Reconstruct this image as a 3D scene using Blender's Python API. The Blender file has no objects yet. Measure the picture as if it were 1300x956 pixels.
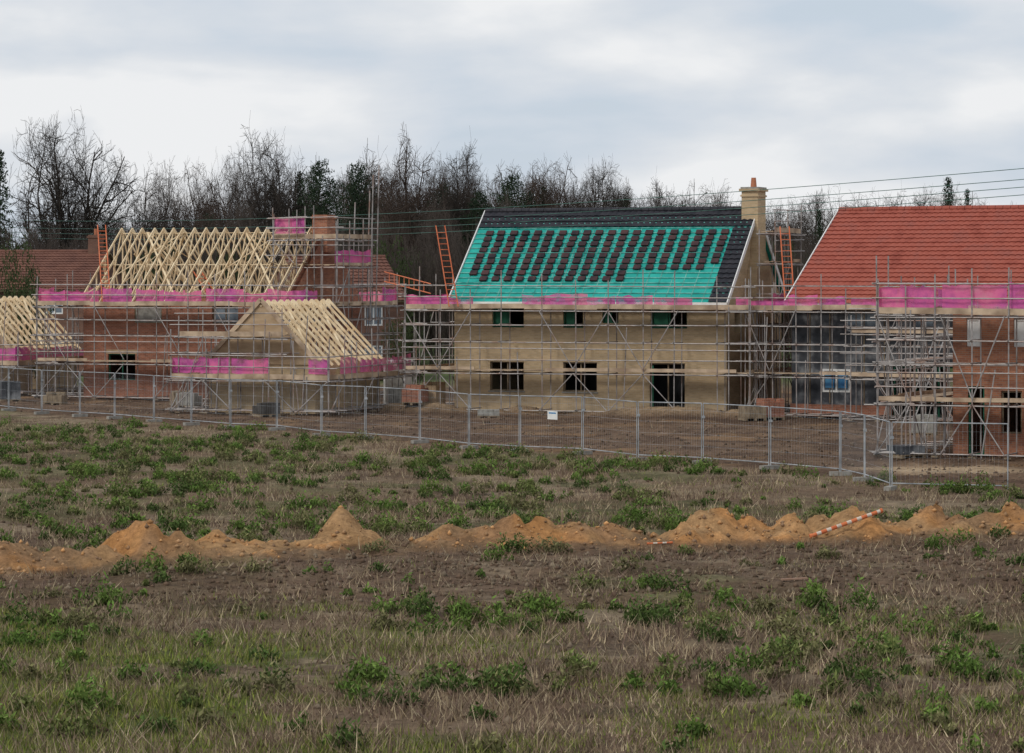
import bpy, math, random
import numpy as np
from mathutils import Vector, Matrix
random.seed(7); rng=np.random.default_rng(11)
scene=bpy.context.scene
CH=6.35
# ------------------------------------------------------------------ materials
def newmat(name):
    m=bpy.data.materials.new(name); m.use_nodes=True
    nt=m.node_tree; b=nt.nodes['Principled BSDF']
    b.inputs['Specular IOR Level'].default_value=0.2
    return m,nt,b
def N(nt,t,**k):
    n=nt.nodes.new(t)
    for a,v in k.items(): setattr(n,a,v)
    return n
def ramp(nt,stops):
    r=N(nt,'ShaderNodeValToRGB'); e=r.color_ramp.elements
    while len(e)<len(stops): e.new(0.5)
    for i,(p,c) in enumerate(stops):
        e[i].position=p; e[i].color=(c[0],c[1],c[2],1)
    return r
def noisy(name,c1,c2,scale=3.0,rough=0.8,metal=0.0,detail=6,bump=0.0,c3=None,spec=0.2,stretch=(1,1,1)):
    m,nt,b=newmat(name)
    tc=N(nt,'ShaderNodeTexCoord'); mp=N(nt,'ShaderNodeMapping'); mp.inputs['Scale'].default_value=stretch
    no=N(nt,'ShaderNodeTexNoise'); no.inputs['Scale'].default_value=scale; no.inputs['Detail'].default_value=detail
    nt.links.new(tc.outputs['Object'],mp.inputs[0]); nt.links.new(mp.outputs[0],no.inputs['Vector'])
    st=[(0.35,c1),(0.65,c2)] if c3 is None else [(0.3,c1),(0.5,c2),(0.7,c3)]
    r=ramp(nt,st); nt.links.new(no.outputs['Fac'],r.inputs[0]); nt.links.new(r.outputs[0],b.inputs['Base Color'])
    b.inputs['Roughness'].default_value=rough; b.inputs['Metallic'].default_value=metal
    b.inputs['Specular IOR Level'].default_value=spec
    return m
def brickmat(name,c1,c2,mortar,dirt=0.35):
    m,nt,b=newmat(name)
    tc=N(nt,'ShaderNodeTexCoord'); sx=N(nt,'ShaderNodeSeparateXYZ'); ad=N(nt,'ShaderNodeMath',operation='ADD'); cb=N(nt,'ShaderNodeCombineXYZ')
    L=nt.links.new
    L(tc.outputs['Object'],sx.inputs[0]); L(sx.outputs[0],ad.inputs[0]); L(sx.outputs[1],ad.inputs[1]); L(ad.outputs[0],cb.inputs[0]); L(sx.outputs[2],cb.inputs[1])
    br=N(nt,'ShaderNodeTexBrick'); br.inputs['Scale'].default_value=1.0
    br.inputs['Brick Width'].default_value=0.225; br.inputs['Row Height'].default_value=0.075; br.inputs['Mortar Size'].default_value=0.008
    br.inputs['Color1'].default_value=(*c1,1); br.inputs['Color2'].default_value=(*c2,1); br.inputs['Mortar'].default_value=(*mortar,1)
    L(cb.outputs[0],br.inputs['Vector'])
    no=N(nt,'ShaderNodeTexNoise'); no.inputs['Scale'].default_value=1.1; no.inputs['Detail'].default_value=8
    mp=N(nt,'ShaderNodeMapping'); mp.inputs['Scale'].default_value=(.7,.7,2.6); L(tc.outputs['Object'],mp.inputs[0]); L(mp.outputs[0],no.inputs['Vector'])
    r=ramp(nt,[(0.3,(1-dirt,)*3),(0.7,(1.12,1.1,1.06))]); L(no.outputs['Fac'],r.inputs[0])
    mx=N(nt,'ShaderNodeMix',data_type='RGBA',blend_type='MULTIPLY'); mx.inputs[0].default_value=1
    L(br.outputs['Color'],mx.inputs[6]); L(r.outputs[0],mx.inputs[7]); L(mx.outputs[2],b.inputs['Base Color'])
    b.inputs['Roughness'].default_value=0.9
    return m
def attrmat(name,rough=0.9,mod=0.35,scale=8,bump=0):
    m,nt,b=newmat(name); L=nt.links.new
    at=N(nt,'ShaderNodeAttribute'); at.attribute_name='Col'
    tc=N(nt,'ShaderNodeTexCoord'); no=N(nt,'ShaderNodeTexNoise'); no.inputs['Scale'].default_value=scale; no.inputs['Detail'].default_value=8; no.inputs['Roughness'].default_value=0.75
    L(tc.outputs['Object'],no.inputs['Vector'])
    r=ramp(nt,[(0.32,(1-mod,)*3),(0.68,(1+mod,)*3)]); L(no.outputs['Fac'],r.inputs[0])
    mx=N(nt,'ShaderNodeMix',data_type='RGBA',blend_type='MULTIPLY'); mx.inputs[0].default_value=1
    L(at.outputs['Color'],mx.inputs[6]); L(r.outputs[0],mx.inputs[7]); L(mx.outputs[2],b.inputs['Base Color'])
    b.inputs['Roughness'].default_value=rough; b.inputs['Specular IOR Level'].default_value=0.1
    if bump:
        no2=N(nt,'ShaderNodeTexNoise'); no2.inputs['Scale'].default_value=5; no2.inputs['Detail'].default_value=8; no2.inputs['Roughness'].default_value=0.8
        L(tc.outputs['Object'],no2.inputs['Vector'])
        bp=N(nt,'ShaderNodeBump'); bp.inputs['Strength'].default_value=bump; bp.inputs['Distance'].default_value=0.12
        L(no2.outputs['Fac'],bp.inputs['Height']); L(bp.outputs[0],b.inputs['Normal'])
    return m

M={}
M['buff']=brickmat('buff_brick',(0.53,0.40,0.25),(0.43,0.32,0.19),(0.47,0.39,0.29),0.18)
M['red']=brickmat('red_brick',(0.40,0.155,0.095),(0.27,0.10,0.063),(0.33,0.25,0.20),.3)
M['red2']=brickmat('orange_brick',(0.44,0.185,0.105),(0.28,0.11,0.07),(0.31,0.23,0.18),.3)
M['oldred']=brickmat('old_brick',(0.20,0.10,0.07),(0.16,0.08,0.06),(0.18,0.14,0.12))
M['pole']=noisy('galvanised_steel_tube',(0.12,0.10,0.09),(0.37,0.35,0.34),1.3,0.55,0.2,c3=(0.26,0.16,0.12),spec=0.4)
M['board']=noisy('scaffold_board',(0.30,0.215,0.15),(0.58,0.45,0.32),1.6,0.85)
M['pine']=noisy('truss_timber',(0.64,0.48,0.29),(0.82,0.69,0.48),1.7,0.8)
M['osb']=noisy('sheathing_board',(0.33,0.23,0.14),(0.46,0.34,0.22),1.2,0.85,stretch=(1,1,3))
def netmat():
    m,nt,b=newmat('debris_netting'); L=nt.links.new
    tc=N(nt,'ShaderNodeTexCoord')
    no=N(nt,'ShaderNodeTexNoise'); no.inputs['Scale'].default_value=0.55; no.inputs['Detail'].default_value=6; no.inputs['Roughness'].default_value=.65
    L(tc.outputs['Object'],no.inputs['Vector'])
    r=ramp(nt,[(0.30,(0.36,0.065,0.27)),(0.43,(0.57,0.115,0.36)),(0.55,(0.72,0.16,0.34)),(0.68,(0.66,0.28,0.36))]); L(no.outputs['Fac'],r.inputs[0]); L(r.outputs[0],b.inputs['Base Color'])
    n2=N(nt,'ShaderNodeTexNoise'); n2.inputs['Scale'].default_value=2.2; n2.inputs['Detail'].default_value=5; L(tc.outputs['Object'],n2.inputs['Vector'])
    r2=ramp(nt,[(0.34,(0.45,)*3),(0.55,(0.95,)*3)]); L(n2.outputs['Fac'],r2.inputs[0]); L(r2.outputs[0],b.inputs['Alpha'])
    b.inputs['Roughness'].default_value=0.9
    return m
M['net']=netmat()
M['teal']=noisy('roof_membrane',(0.012,0.29,0.25),(0.025,0.39,0.335),1.4,0.6)
M['tealb']=noisy('treated_batten',(0.03,0.20,0.175),(0.16,0.44,0.385),3,0.8)
M['dark']=noisy('dark_roof_tile',(0.016,0.018,0.024),(0.035,0.034,0.042),2.5,0.65)
M['stack']=noisy('tile_stack',(0.020,0.016,0.022),(0.075,0.035,0.035),1.6,0.7)
M['rtile']=noisy('red_clay_tile',(0.25,0.062,0.044),(0.33,0.090,0.063),1.3,0.8,c3=(0.28,0.086,0.066),detail=9)
M['otile']=noisy('old_clay_tile',(0.12,0.055,0.042),(0.18,0.085,0.062),1.2,0.85)
M['white']=noisy('white_board',(0.66,0.66,0.65),(0.80,0.80,0.78),2,0.6)
M['black']=noisy('black_membrane',(0.022,0.025,0.03),(0.07,0.075,0.085),1.3,0.5,c3=(0.30,0.31,0.32),detail=9)
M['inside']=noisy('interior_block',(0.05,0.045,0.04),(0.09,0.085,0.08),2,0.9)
M['green']=noisy('green_frame',(0.02,0.10,0.06),(0.03,0.15,0.09),2,0.7)
M['glass']=noisy('window_glass',(0.10,0.13,0.17),(0.20,0.25,0.30),1.2,0.15,spec=0.6)
M['blue']=noisy('blue_film',(0.05,0.19,0.42),(0.10,0.30,0.50),3,0.5)
M['orange']=noisy('orange_ladder_paint',(0.50,0.12,0.05),(0.62,0.19,0.09),3,0.5)
M['steel']=noisy('fence_steel',(0.22,0.24,0.26),(0.46,0.48,0.50),2,0.45,0.3,spec=0.4)
M['conc']=noisy('concrete',(0.22,0.21,0.19),(0.34,0.33,0.30),5,0.9)
M['clay']=noisy('clay_pot',(0.36,0.13,0.07),(0.45,0.18,0.10),4,0.8)
M['plank']=noisy('muddy_plank',(0.25,0.15,0.10),(0.34,0.22,0.16),4,0.9)
M['wire']=noisy('cable',(0.05,0.12,0.10),(0.09,0.19,0.16),1,0.6)
M['bark']=noisy('bark',(0.036,0.030,0.026),(0.070,0.058,0.050),1.2,0.95)
M['bark2']=noisy('twig_brown',(0.055,0.040,0.032),(0.095,0.070,0.057),0.5,0.95)
M['bark3']=noisy('twig_grey',(0.070,0.056,0.048),(0.115,0.093,0.080),0.5,0.95)
M['conifer']=noisy('conifer_foliage',(0.010,0.022,0.012),(0.036,0.056,0.028),0.7,0.9)
M['ivy']=noisy('ivy_foliage',(0.025,0.040,0.015),(0.06,0.08,0.03),0.7,0.9)
M['wood']=noisy('weathered_wood',(0.16,0.12,0.08),(0.28,0.22,0.15),4,0.9)
M['redp']=noisy('orange_plastic',(0.50,0.12,0.045),(0.60,0.18,0.07),4,0.6)
M['palep']=noisy('muddy_white_plastic',(0.50,0.42,0.34),(0.66,0.60,0.52),5,0.6)
M['veg']=attrmat('vegetation',0.9,0.25,3)

# ------------------------------------------------------------------ mesh builder
class MB:
    def __init__(s): s.v=[];s.f=[];s.m=[];s.mats=[]
    def mi(s,k):
        if k not in s.mats: s.mats.append(k)
        return s.mats.index(k)
    def poly(s,pts,k):
        b=len(s.v); s.v+= [tuple(p) for p in pts]; s.f.append(tuple(range(b,b+len(pts)))); s.m.append(s.mi(k))
    def box(s,x0,x1,y0,y1,z0,z1,k):
        b=len(s.v); s.v+=[(x0,y0,z0),(x1,y0,z0),(x1,y1,z0),(x0,y1,z0),(x0,y0,z1),(x1,y0,z1),(x1,y1,z1),(x0,y1,z1)]
        for f in ((0,3,2,1),(4,5,6,7),(0,1,5,4),(1,2,6,5),(2,3,7,6),(3,0,4,7)):
            s.f.append(tuple(b+i for i in f)); s.m.append(s.mi(k))
    def tube(s,p,q,r,k,n=6,r2=None):
        p=Vector(p);q=Vector(q);d=(q-p)
        if d.length<1e-6:return
        d.normalize(); a=d.orthogonal().normalized(); c=d.cross(a); b=len(s.v); r2=r if r2 is None else r2
        for (o,rr) in ((p,r),(q,r2)):
            for i in range(n):
                t=2*math.pi*i/n; s.v.append(tuple(o+(a*math.cos(t)+c*math.sin(t))*rr))
        for i in range(n):
            j=(i+1)%n; s.f.append((b+i,b+j,b+n+j,b+n+i)); s.m.append(s.mi(k))
        s.f.append(tuple(b+n-1-i for i in range(n))); s.m.append(s.mi(k))
        s.f.append(tuple(b+n+i for i in range(n))); s.m.append(s.mi(k))
    def beam(s,p,q,w,h,k,side=None):
        p=Vector(p);q=Vector(q);d=(q-p)
        if d.length<1e-6:return
        d.normalize()
        if side is None:
            side=Vector((0,0,1)).cross(d)
            if side.length<1e-3: side=Vector((1,0,0))
        side=Vector(side).normalized(); up=d.cross(side).normalized(); b=len(s.v)
        for o in (p,q):
            for (i,j) in ((-1,-1),(1,-1),(1,1),(-1,1)):
                s.v.append(tuple(o+side*i*w/2+up*j*h/2))
        for f in ((0,1,2,3),(7,6,5,4),(0,4,5,1),(1,5,6,2),(2,6,7,3),(3,7,4,0)):
            s.f.append(tuple(b+i for i in f)); s.m.append(s.mi(k))
    def build(s,name,parent=None,smooth=False,loc=None,rot=0):
        me=bpy.data.meshes.new(name); me.from_pydata(s.v,[],s.f)
        for k in s.mats: me.materials.append(M[k])
        me.polygons.foreach_set('material_index',s.m)
        if smooth: me.polygons.foreach_set('use_smooth',[True]*len(s.f))
        me.update(); o=bpy.data.objects.new(name,me); scene.collection.objects.link(o)
        if parent: o.parent=parent
        if loc: o.location=loc; o.rotation_euler=(0,0,rot)
        return o
def empty(name,loc,deg):
    e=bpy.data.objects.new(name,None); e.location=loc; e.rotation_euler=(0,0,math.radians(deg)); e.empty_display_size=0.5
    scene.collection.objects.link(e); return e

def wall(mb,a0,a1,z0,z1,y0,th,ops,k,axis='x'):
    A=sorted(set([a0,a1]+[o[0] for o in ops]+[o[1] for o in ops])); Z=sorted(set([z0,z1]+[o[2] for o in ops]+[o[3] for o in ops]))
    def P(a,y,z): return (a,y,z) if axis=='x' else (y,a,z)
    for i in range(len(A)-1):
        for j in range(len(Z)-1):
            ca=(A[i]+A[i+1])/2; cz=(Z[j]+Z[j+1])/2
            if any(o[0]<ca<o[1] and o[2]<cz<o[3] for o in ops): continue
            for y in (y0,y0+th):
                mb.poly([P(A[i],y,Z[j]),P(A[i+1],y,Z[j]),P(A[i+1],y,Z[j+1]),P(A[i],y,Z[j+1])],k)
    for (p,q,r,t) in [(a0,a1,z0,z1)]+[o[:4] for o in ops]:
        for (s0,s1) in (((p,r),(p,t)),((q,r),(q,t)),((p,r),(q,r)),((p,t),(q,t))):
            mb.poly([P(s0[0],y0,s0[1]),P(s1[0],y0,s1[1]),P(s1[0],y0+th,s1[1]),P(s0[0],y0+th,s0[1])],k)

def frame(mb,o,y,k,t=0.06,mull=0,pane=None):
    x0,x1,z0,z1=o[:4]; e=0.004
    mb.box(x0+e,x0+t,y,y+0.07,z0+e,z1-e,k); mb.box(x1-t,x1-e,y,y+0.07,z0+e,z1-e,k)
    mb.box(x0+t,x1-t,y,y+0.07,z0+e,z0+t,k); mb.box(x0+t,x1-t,y,y+0.07,z1-t,z1-e,k)
    for i in range(mull):
        xm=x0+(x1-x0)*(i+1)/(mull+1); mb.box(xm-t/2,xm+t/2,y+0.003,y+0.067,z0+t,z1-t,k)
    if pane: mb.box(x0+t,x1-t,y+0.03,y+0.04,z0+t,z1-t,pane)

def tiles(mb,L0,L1,f,v0,v1,slope,k,pitch=0.3,course=0.32,amp=0.035):
    n=int((L1-L0)/pitch)*4; nr=max(1,int((v1-v0)/course)); b=len(mb.v)
    us=[L0+(L1-L0)*i/n for i in range(n+1)]
    rows=[]
    for j in range(nr):
        va=v0+(v1-v0)*j/nr; vb=v0+(v1-v0)*(j+1)/nr
        jj=random.uniform(-0.005,0.005)
        rows.append((va,0.015+jj)); rows.append((vb,0.07+jj))
    for (v,h) in rows:
        for i,u in enumerate(us):
            mb.v.append(f(u,v,h+amp*(0.0,0.75,1.0,0.5)[i%4]))
    mi=mb.mi(k)
    for j in range(len(rows)-1):
        for i in range(n):
            a=b+j*(n+1)+i; mb.f.append((a,a+1,a+n+2,a+n+1)); mb.m.append(mi)

def slopef(y_ridge,z_ridge,y_eave,z_eave):
    dy=y_eave-y_ridge; dz=z_eave-z_ridge; l=math.hypot(dy,dz); dy/=l; dz/=l
    ny,nz=(dz,-dy) if dy<0 else (-dz,dy)
    if nz<0: ny,nz=-ny,-nz
    return (lambda u,v,h:(u,y_ridge+dy*v+ny*h,z_ridge+dz*v+nz*h)), l

# ------------------------------------------------------------------ scaffolding
def scaff(mb,p0,p1,n,width=1.1,decks=(1.95,4.85),top=6.2,step=1.7,net=(4.95,5.5),ledgers=(0.25,3.4,4.2),zlow=0.0,seed=0,pn=.9):
    R=random.Random(seed); p0=Vector((*p0,0)); p1=Vector((*p1,0)); n=Vector((*n,0)).normalized()
    d=p1-p0; Ln=d.length; d.normalize(); k=max(1,round(Ln/step)); 
    for i in range(k+1):
        s=Ln*i/k+(R.uniform(-0.22,0.22) if 0<i<k else 0); o=p0+d*s
        t=top+R.uniform(-0.5,0.6)
        lean=Vector((R.uniform(-.05,.05),R.uniform(-.03,.03),0))
        mb.tube(o+Vector((0,0,zlow)),o+lean+Vector((0,0,t)),0.027,'pole',5)
        mb.tube(o+n*width+Vector((0,0,zlow)),o+n*width+Vector((0,0,max(decks)+0.1)),0.027,'pole',5)
        if R.random()<.3: mb.tube(o+d*R.uniform(.3,.9)+Vector((0,0,zlow)),o+d*R.uniform(.3,.9)+Vector((0,0,R.uniform(2.5,5))),0.025,'pole',5)
        mb.box(o.x-.12,o.x+.12,o.y-.12,o.y+.12,zlow,zlow+.05,'wood')
        for z in list(decks)+list(ledgers):
            mb.tube(o+Vector((0,0,z-0.1))-n*R.uniform(.08,.4),o+n*(width+.15)+Vector((0,0,z-0.1)),0.026,'pole',5)
    E=lambda: R.uniform(0.05,0.5)
    for z in list(decks)+list(ledgers):
        for off in (0,width):
            if z not in decks and off>0 and R.random()<.5: continue
            j=R.uniform(-.04,.04)
            mb.tube(p0-d*E()+n*(off-.05)+Vector((0,0,z-0.14+j)),p1+d*E()+n*(off-.05)+Vector((0,0,z-0.14-j)),0.026,'pole',5)
    for z in decks:
        for h in (0.5,1.02):
            j=R.uniform(-.04,.04)
            mb.tube(p0-d*E()-n*.05+Vector((0,0,z+h+j)),p1+d*E()-n*.05+Vector((0,0,z+h-j)),0.026,'pole',5)
    for z in decks:
        nb=4; topd=(z==max(decks))
        for b in range(nb):
            off=0.12+(width-.2)*(b+.5)/nb; a=0
            while a<Ln:
                e=min(Ln,a+R.uniform(2.6,3.9))
                if topd or R.random()<.8: mb.beam(p0+d*(a+.01)+n*off+Vector((0,0,z+R.uniform(-.01,.02))),p0+d*(e-.01)+n*off+Vector((0,0,z+R.uniform(-.01,.02))),(width-.2)/nb-.01,0.04,'board')
                a=e
        hh=0.22 if topd else .15
        a=0
        while a<Ln:
            e=min(Ln,a+R.uniform(2.2,3.9)); jz=R.uniform(-.02,.02)
            if topd or R.random()<.55: mb.beam(p0+d*(a)+n*.02+Vector((0,0,z+.07+jz)),p0+d*e+n*.02+Vector((0,0,z+.07+jz+R.uniform(-.02,.02))),0.035,hh,'board',side=n)
            a=e
    if net:
        a=0
        while a<Ln-0.2:
            e=min(Ln,a+R.uniform(1.2,2.4)); m=6; h0=net[0]; h1=net[1]+R.uniform(-.2,.08)
            if R.random()<pn:
                pts0=[];pts1=[]
                for q in range(m+1):
                    s=a+(e-a)*q/m; off=n*(R.uniform(-.03,.05)+.10)
                    pts0.append(p0+d*s+off+Vector((0,0,h0+R.uniform(-.03,.03)))); pts1.append(p0+d*s+off*.9+Vector((0,0,h1+R.uniform(-.09,.04)-.06*math.sin(math.pi*q/m))))
                for q in range(m): mb.poly([pts0[q],pts0[q+1],pts1[q+1],pts1[q]],'net')
            a=e+R.choice([0,0,0.05,.25])
    i=0
    while i<k:
        s0=Ln*i/k; s1=Ln*min(k,i+1)/k
        lv=[zlow]+sorted(list(decks))
        for q in range(len(lv)-1):
            a,b=(s0,s1) if (q+i)%2==0 else (s1,s0)
            if R.random()<.8: mb.tube(p0+d*a-n*.08+Vector((0,0,lv[q]+.1)),p0+d*b-n*.08+Vector((0,0,lv[q+1]-.1)),0.025,'pole',5)
        i+=R.choice([1,2,3])

def ladder(name,p,q,w=0.42,side=(1,0,0),k='orange'):
    mb=MB(); p=Vector(p);q=Vector(q);sd=Vector(side).normalized()*w/2
    mb.beam(p-sd,q-sd,0.05,0.09,k,side=side); mb.beam(p+sd,q+sd,0.05,0.09,k,side=side)
    L=(q-p).length; d=(q-p)/L; n=int(L/0.28)
    for i in range(1,n): mb.tube(p+d*i*.28-sd,p+d*i*.28+sd,0.018,k,6)
    return mb.build(name)

# ------------------------------------------------------------------ houses
def gable(mb,x,W,ze,zr,th,k):
    for xx in (x,x+th): mb.poly([(xx,0,ze),(xx,W,ze),(xx,W/2,zr)],k)

H=empty('buff_brick_house',(-2.72,149,0),-22); L,W,ze,zr=13.5,8.5,5.15,9.45
ops=[(1.81,3.53,0.95,2.32),(5.51,7.19,0.95,2.32),(9.79,11.5,0.02,2.32),(1.93,3.53,3.92,4.9),(5.5,6.5,3.92,4.9),(7.45,8.25,4.15,4.9),(9.83,11.6,3.92,4.9)]
mb=MB(); wall(mb,0,L,0,ze,0,.3,ops,'buff'); wall(mb,.3,W,0,ze,0,.3,[],'buff','y'); 
wall(mb,.3,W,0,ze,L-.3,.3,[(1.2,2.1,3.7,4.7)],'buff','y'); wall(mb,.3,L-.3,0,ze,W-.3,.3,[(3,5,1,2.2),(8,10,1,2.2)],'buff')
gable(mb,0.003,W,ze,zr-.15,.25,'buff'); gable(mb,L-.253,W,ze,zr-.15,.25,'buff'); mb.build('walls',H)
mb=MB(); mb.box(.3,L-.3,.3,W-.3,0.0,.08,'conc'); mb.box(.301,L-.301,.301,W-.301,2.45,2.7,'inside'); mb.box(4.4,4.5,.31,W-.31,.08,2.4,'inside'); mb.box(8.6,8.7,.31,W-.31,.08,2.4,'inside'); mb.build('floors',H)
mb=MB()
for o in ops[:3]:
    frame(mb,o,.12,'wood',.06,1)
    mb.box(o[0]-.1,o[1]+.1,-.012,.05,o[3]+.003,o[3]+.22,'buff')
    if o[2]>.5: mb.box(o[0]-.06,o[1]+.06,-.05,.1,o[2]-.07,o[2]-.003,'conc')
for i,o in enumerate(ops[3:]):
    frame(mb,o,.12,'green',.05,1,None)
    mb.box(o[0]+.07,o[0]+(o[1]-o[0])*.45,.2,.21,o[2]+.06,o[3]-.06,'green')
mb.box(9.85,9.95,.05,.12,.03,2.2,'green')
mb.build('windows',H)
f,l=slopef(W/2,zr,-.4,ze-.05); fb,lb=slopef(W/2,zr,W+.4,ze-.05)
mb=MB(); u0,u1=-.15,L+.15
def slab(mb,f,u0,u1,v0,v1,h0,h1,k):
    c=[f(u0,v0,h0),f(u1,v0,h0),f(u1,v1,h0),f(u0,v1,h0),f(u0,v0,h1),f(u1,v0,h1),f(u1,v1,h1),f(u0,v1,h1)]
    for q in ((0,1,2,3),(4,5,6,7),(0,1,5,4),(1,2,6,5),(2,3,7,6),(3,0,4,7)): mb.poly([c[i] for i in q],k)
slab(mb,f,u0,u1,0,l,-.12,0,'teal'); slab(mb,fb,u0,u1,0,lb,-.12,0,'teal'); mb.build('roof_membrane',H)
mb=MB(); v=.2
while v<l: slab(mb,f,u0+.02,u1-.02,v,v+.05,.002,.04,'tealb'); v+=.345
u=.4
while u<L: slab(mb,f,u,u+.05,.1,l-.02,.001,.012,'tealb'); u+=.6
mb.build('battens',H)
mb=MB(); tiles(mb,u0,u1,f,0.02,1.2,0,'dark'); tiles(mb,L-.75,u1,f,1.2,l,0,'dark'); tiles(mb,u0,u1,fb,0.02,lb,0,'dark')
for i in range(36):
    x=u0+(u1-u0)*i/36; mb.tube((x,W/2,zr+.03),(x+(u1-u0)/36-.02,W/2,zr+.03),.13,'dark',8)
mb.build('roof_tiles',H)
mb=MB(); R=random.Random(3); nc=20
for c in range(nc):
    u=.38+c*.625
    rows=9 if c<13 else 7
    if c in (0,19): rows-=1
    for r in range(rows):
        v=1.48+r*.40+R.uniform(-.012,.012); du=R.uniform(-.03,.03)
        slab(mb,f,u+du,u+du+.36,v,v+.29,.045,.10+R.uniform(0,.03),'stack')
mb.build('tile_stacks',H)
mb=MB()
for x in (u0-.03,u1+.03):
    for ff,ll in ((f,l),(fb,lb)): mb.beam(ff(x,-.03,-.02),ff(x,ll+.05,-.02),.045,.22,'white',side=(1,0,0))
mb.box(u0,u1,-.42,-.39,ze-.22,ze-.02,'white'); mb.build('bargeboards',H)
mb=MB(); cx0,cx1=L-.45,L+.35; cy0,cy1=W/2-.6,W/2+.6
mb.box(cx0,cx1,cy0,cy1,zr-.9,10.3,'buff'); mb.box(L+.002,L+.45,cy0-.45,cy1+.45,0,6.7,'buff'); 
mb.box(L+.002,L+.42,cy0-.25,cy1+.25,6.7,7.1,'buff');mb.box(L+.002,L+.35,cy0,cy1,7.1,zr-.9,'buff')
mb.box(cx0-.05,cx1+.05,cy0-.05,cy1+.05,10.05,10.13,'buff'); mb.box(cx0-.1,cx1+.1,cy0-.1,cy1+.1,10.3,10.42,'buff'); mb.box(cx0-.04,cx1+.04,cy0-.04,cy1+.04,10.42,10.5,'conc')
mb.tube((L-.05,W/2,10.5),(L-.05,W/2,10.95),.15,'clay',10,.11); mb.build('chimney',H)
mb=MB(); 
scaff(mb,(-1.9,-1.5),(L+1.6,-1.5),(0,1),seed=1,net=(4.98,5.45))
scaff(mb,(L+1.6,-1.5),(L+1.6,W+1),(-1,0),seed=2,width=1.0,net=(4.95,5.5)); scaff(mb,(-1.9,-1.5),(-1.9,W+1),(1,0),seed=3,width=1.0)
scaff(mb,(L+1.5,W/2-1.5),(L+1.5,W/2+2.5),(-1,0),seed=4,decks=(7.0,8.4),top=9.6,net=None,ledgers=(5.6,),zlow=4.9,width=.8)
mb.build('scaffolding',loc=H.location,rot=H.rotation_euler[2])

# ---- red tiled house (black membrane wall)
H2=empty('red_roofed_house',(12.7,143,0),-32); L,W,ze,zr=14,10.4,5.15,9.4
ops=[(1.55,2.95,1.1,2.15),(2.7,4.2,3.85,4.75),(5.0,8.3,0.02,2.35),(6.0,7.1,3.6,4.75),(9,10.4,1,2.2),(9,10.4,3.7,4.8)]
mb=MB(); wall(mb,0,L,.55,ze,0,.3,[(o[0],o[1],max(o[2],.56),o[3]) for o in ops],'black')
mb.box(-.03,5.0,-.11,.29,0,.548,'red'); mb.box(8.3,L,-.11,.29,0,.548,'red')
wall(mb,.3,W,0,ze,0,.3,[],'red','y'); wall(mb,.3,W,0,ze,L-.3,.3,[],'red','y'); wall(mb,.3,L-.3,0,ze,W-.3,.3,[(3,5,1,2.2)],'red')
gable(mb,.003,W,ze,zr-.15,.25,'red'); gable(mb,L-.253,W,ze,zr-.15,.25,'red'); mb.build('walls',H2)
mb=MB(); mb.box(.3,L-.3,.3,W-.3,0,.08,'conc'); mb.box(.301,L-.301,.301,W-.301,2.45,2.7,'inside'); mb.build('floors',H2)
mb=MB(); frame(mb,ops[0],-.02,'white',.09,1,'glass'); mb.box(1.7,2.15,-.035,-.025,1.3,1.95,'blue'); mb.box(2.35,2.8,-.035,-.025,1.3,1.95,'blue')
frame(mb,ops[1],.08,'white',.06,1,'glass'); frame(mb,ops[3],.08,'white',.06,0,'glass'); frame(mb,ops[2],.1,'green',.09,2); frame(mb,ops[4],.1,'white',.06,1,'glass'); frame(mb,ops[5],.1,'white',.06,1,'glass')
for x_ in (.9,1.9,3.6,4.6): mb.box(x_,x_+.05,-.03,-.003,.6,4.9,'wood')
mb.build('windows',H2)
f,l=slopef(W/2,zr,-.4,ze-.05); fb,lb=slopef(W/2,zr,W+.4,ze-.05); u0,u1=-.15,L+.15
mb=MB(); slab(mb,f,u0,u1,0,l,-.12,0,'wood'); slab(mb,fb,u0,u1,0,lb,-.12,0,'wood'); tiles(mb,u0,u1,f,.02,l+.06,0,'rtile'); tiles(mb,u0,u1,fb,.02,lb,0,'rtile')
for i in range(38):
    x=u0+(u1-u0)*i/38; mb.tube((x,W/2,zr+.03),(x+(u1-u0)/38-.02,W/2,zr+.03),.13,'rtile',8)
mb.build('tiled_roof',H2)
mb=MB()
for x in (u0-.03,u1+.03):
    for ff,ll in ((f,l),(fb,lb)): mb.beam(ff(x,-.03,-.02),ff(x,ll+.05,-.02),.045,.22,'white',side=(1,0,0))
mb.box(u0,u1,-.42,-.39,ze-.22,ze-.02,'white'); mb.build('bargeboards',H2)
mb=MB(); scaff(mb,(-1.6,-1.5),(L+1,-1.5),(0,1),seed=11,step=1.3); scaff(mb,(-1.6,-1.5),(-1.6,W+1),(1,0),seed=12,width=1.0)
scaff(mb,(4.5,-3.2),(9.5,-3.2),(0,1),seed=14,step=1.3,net=None,decks=(1.95,3.9),top=5)
mb.build('scaffolding',loc=H2.location,rot=H2.rotation_euler[2])

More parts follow.
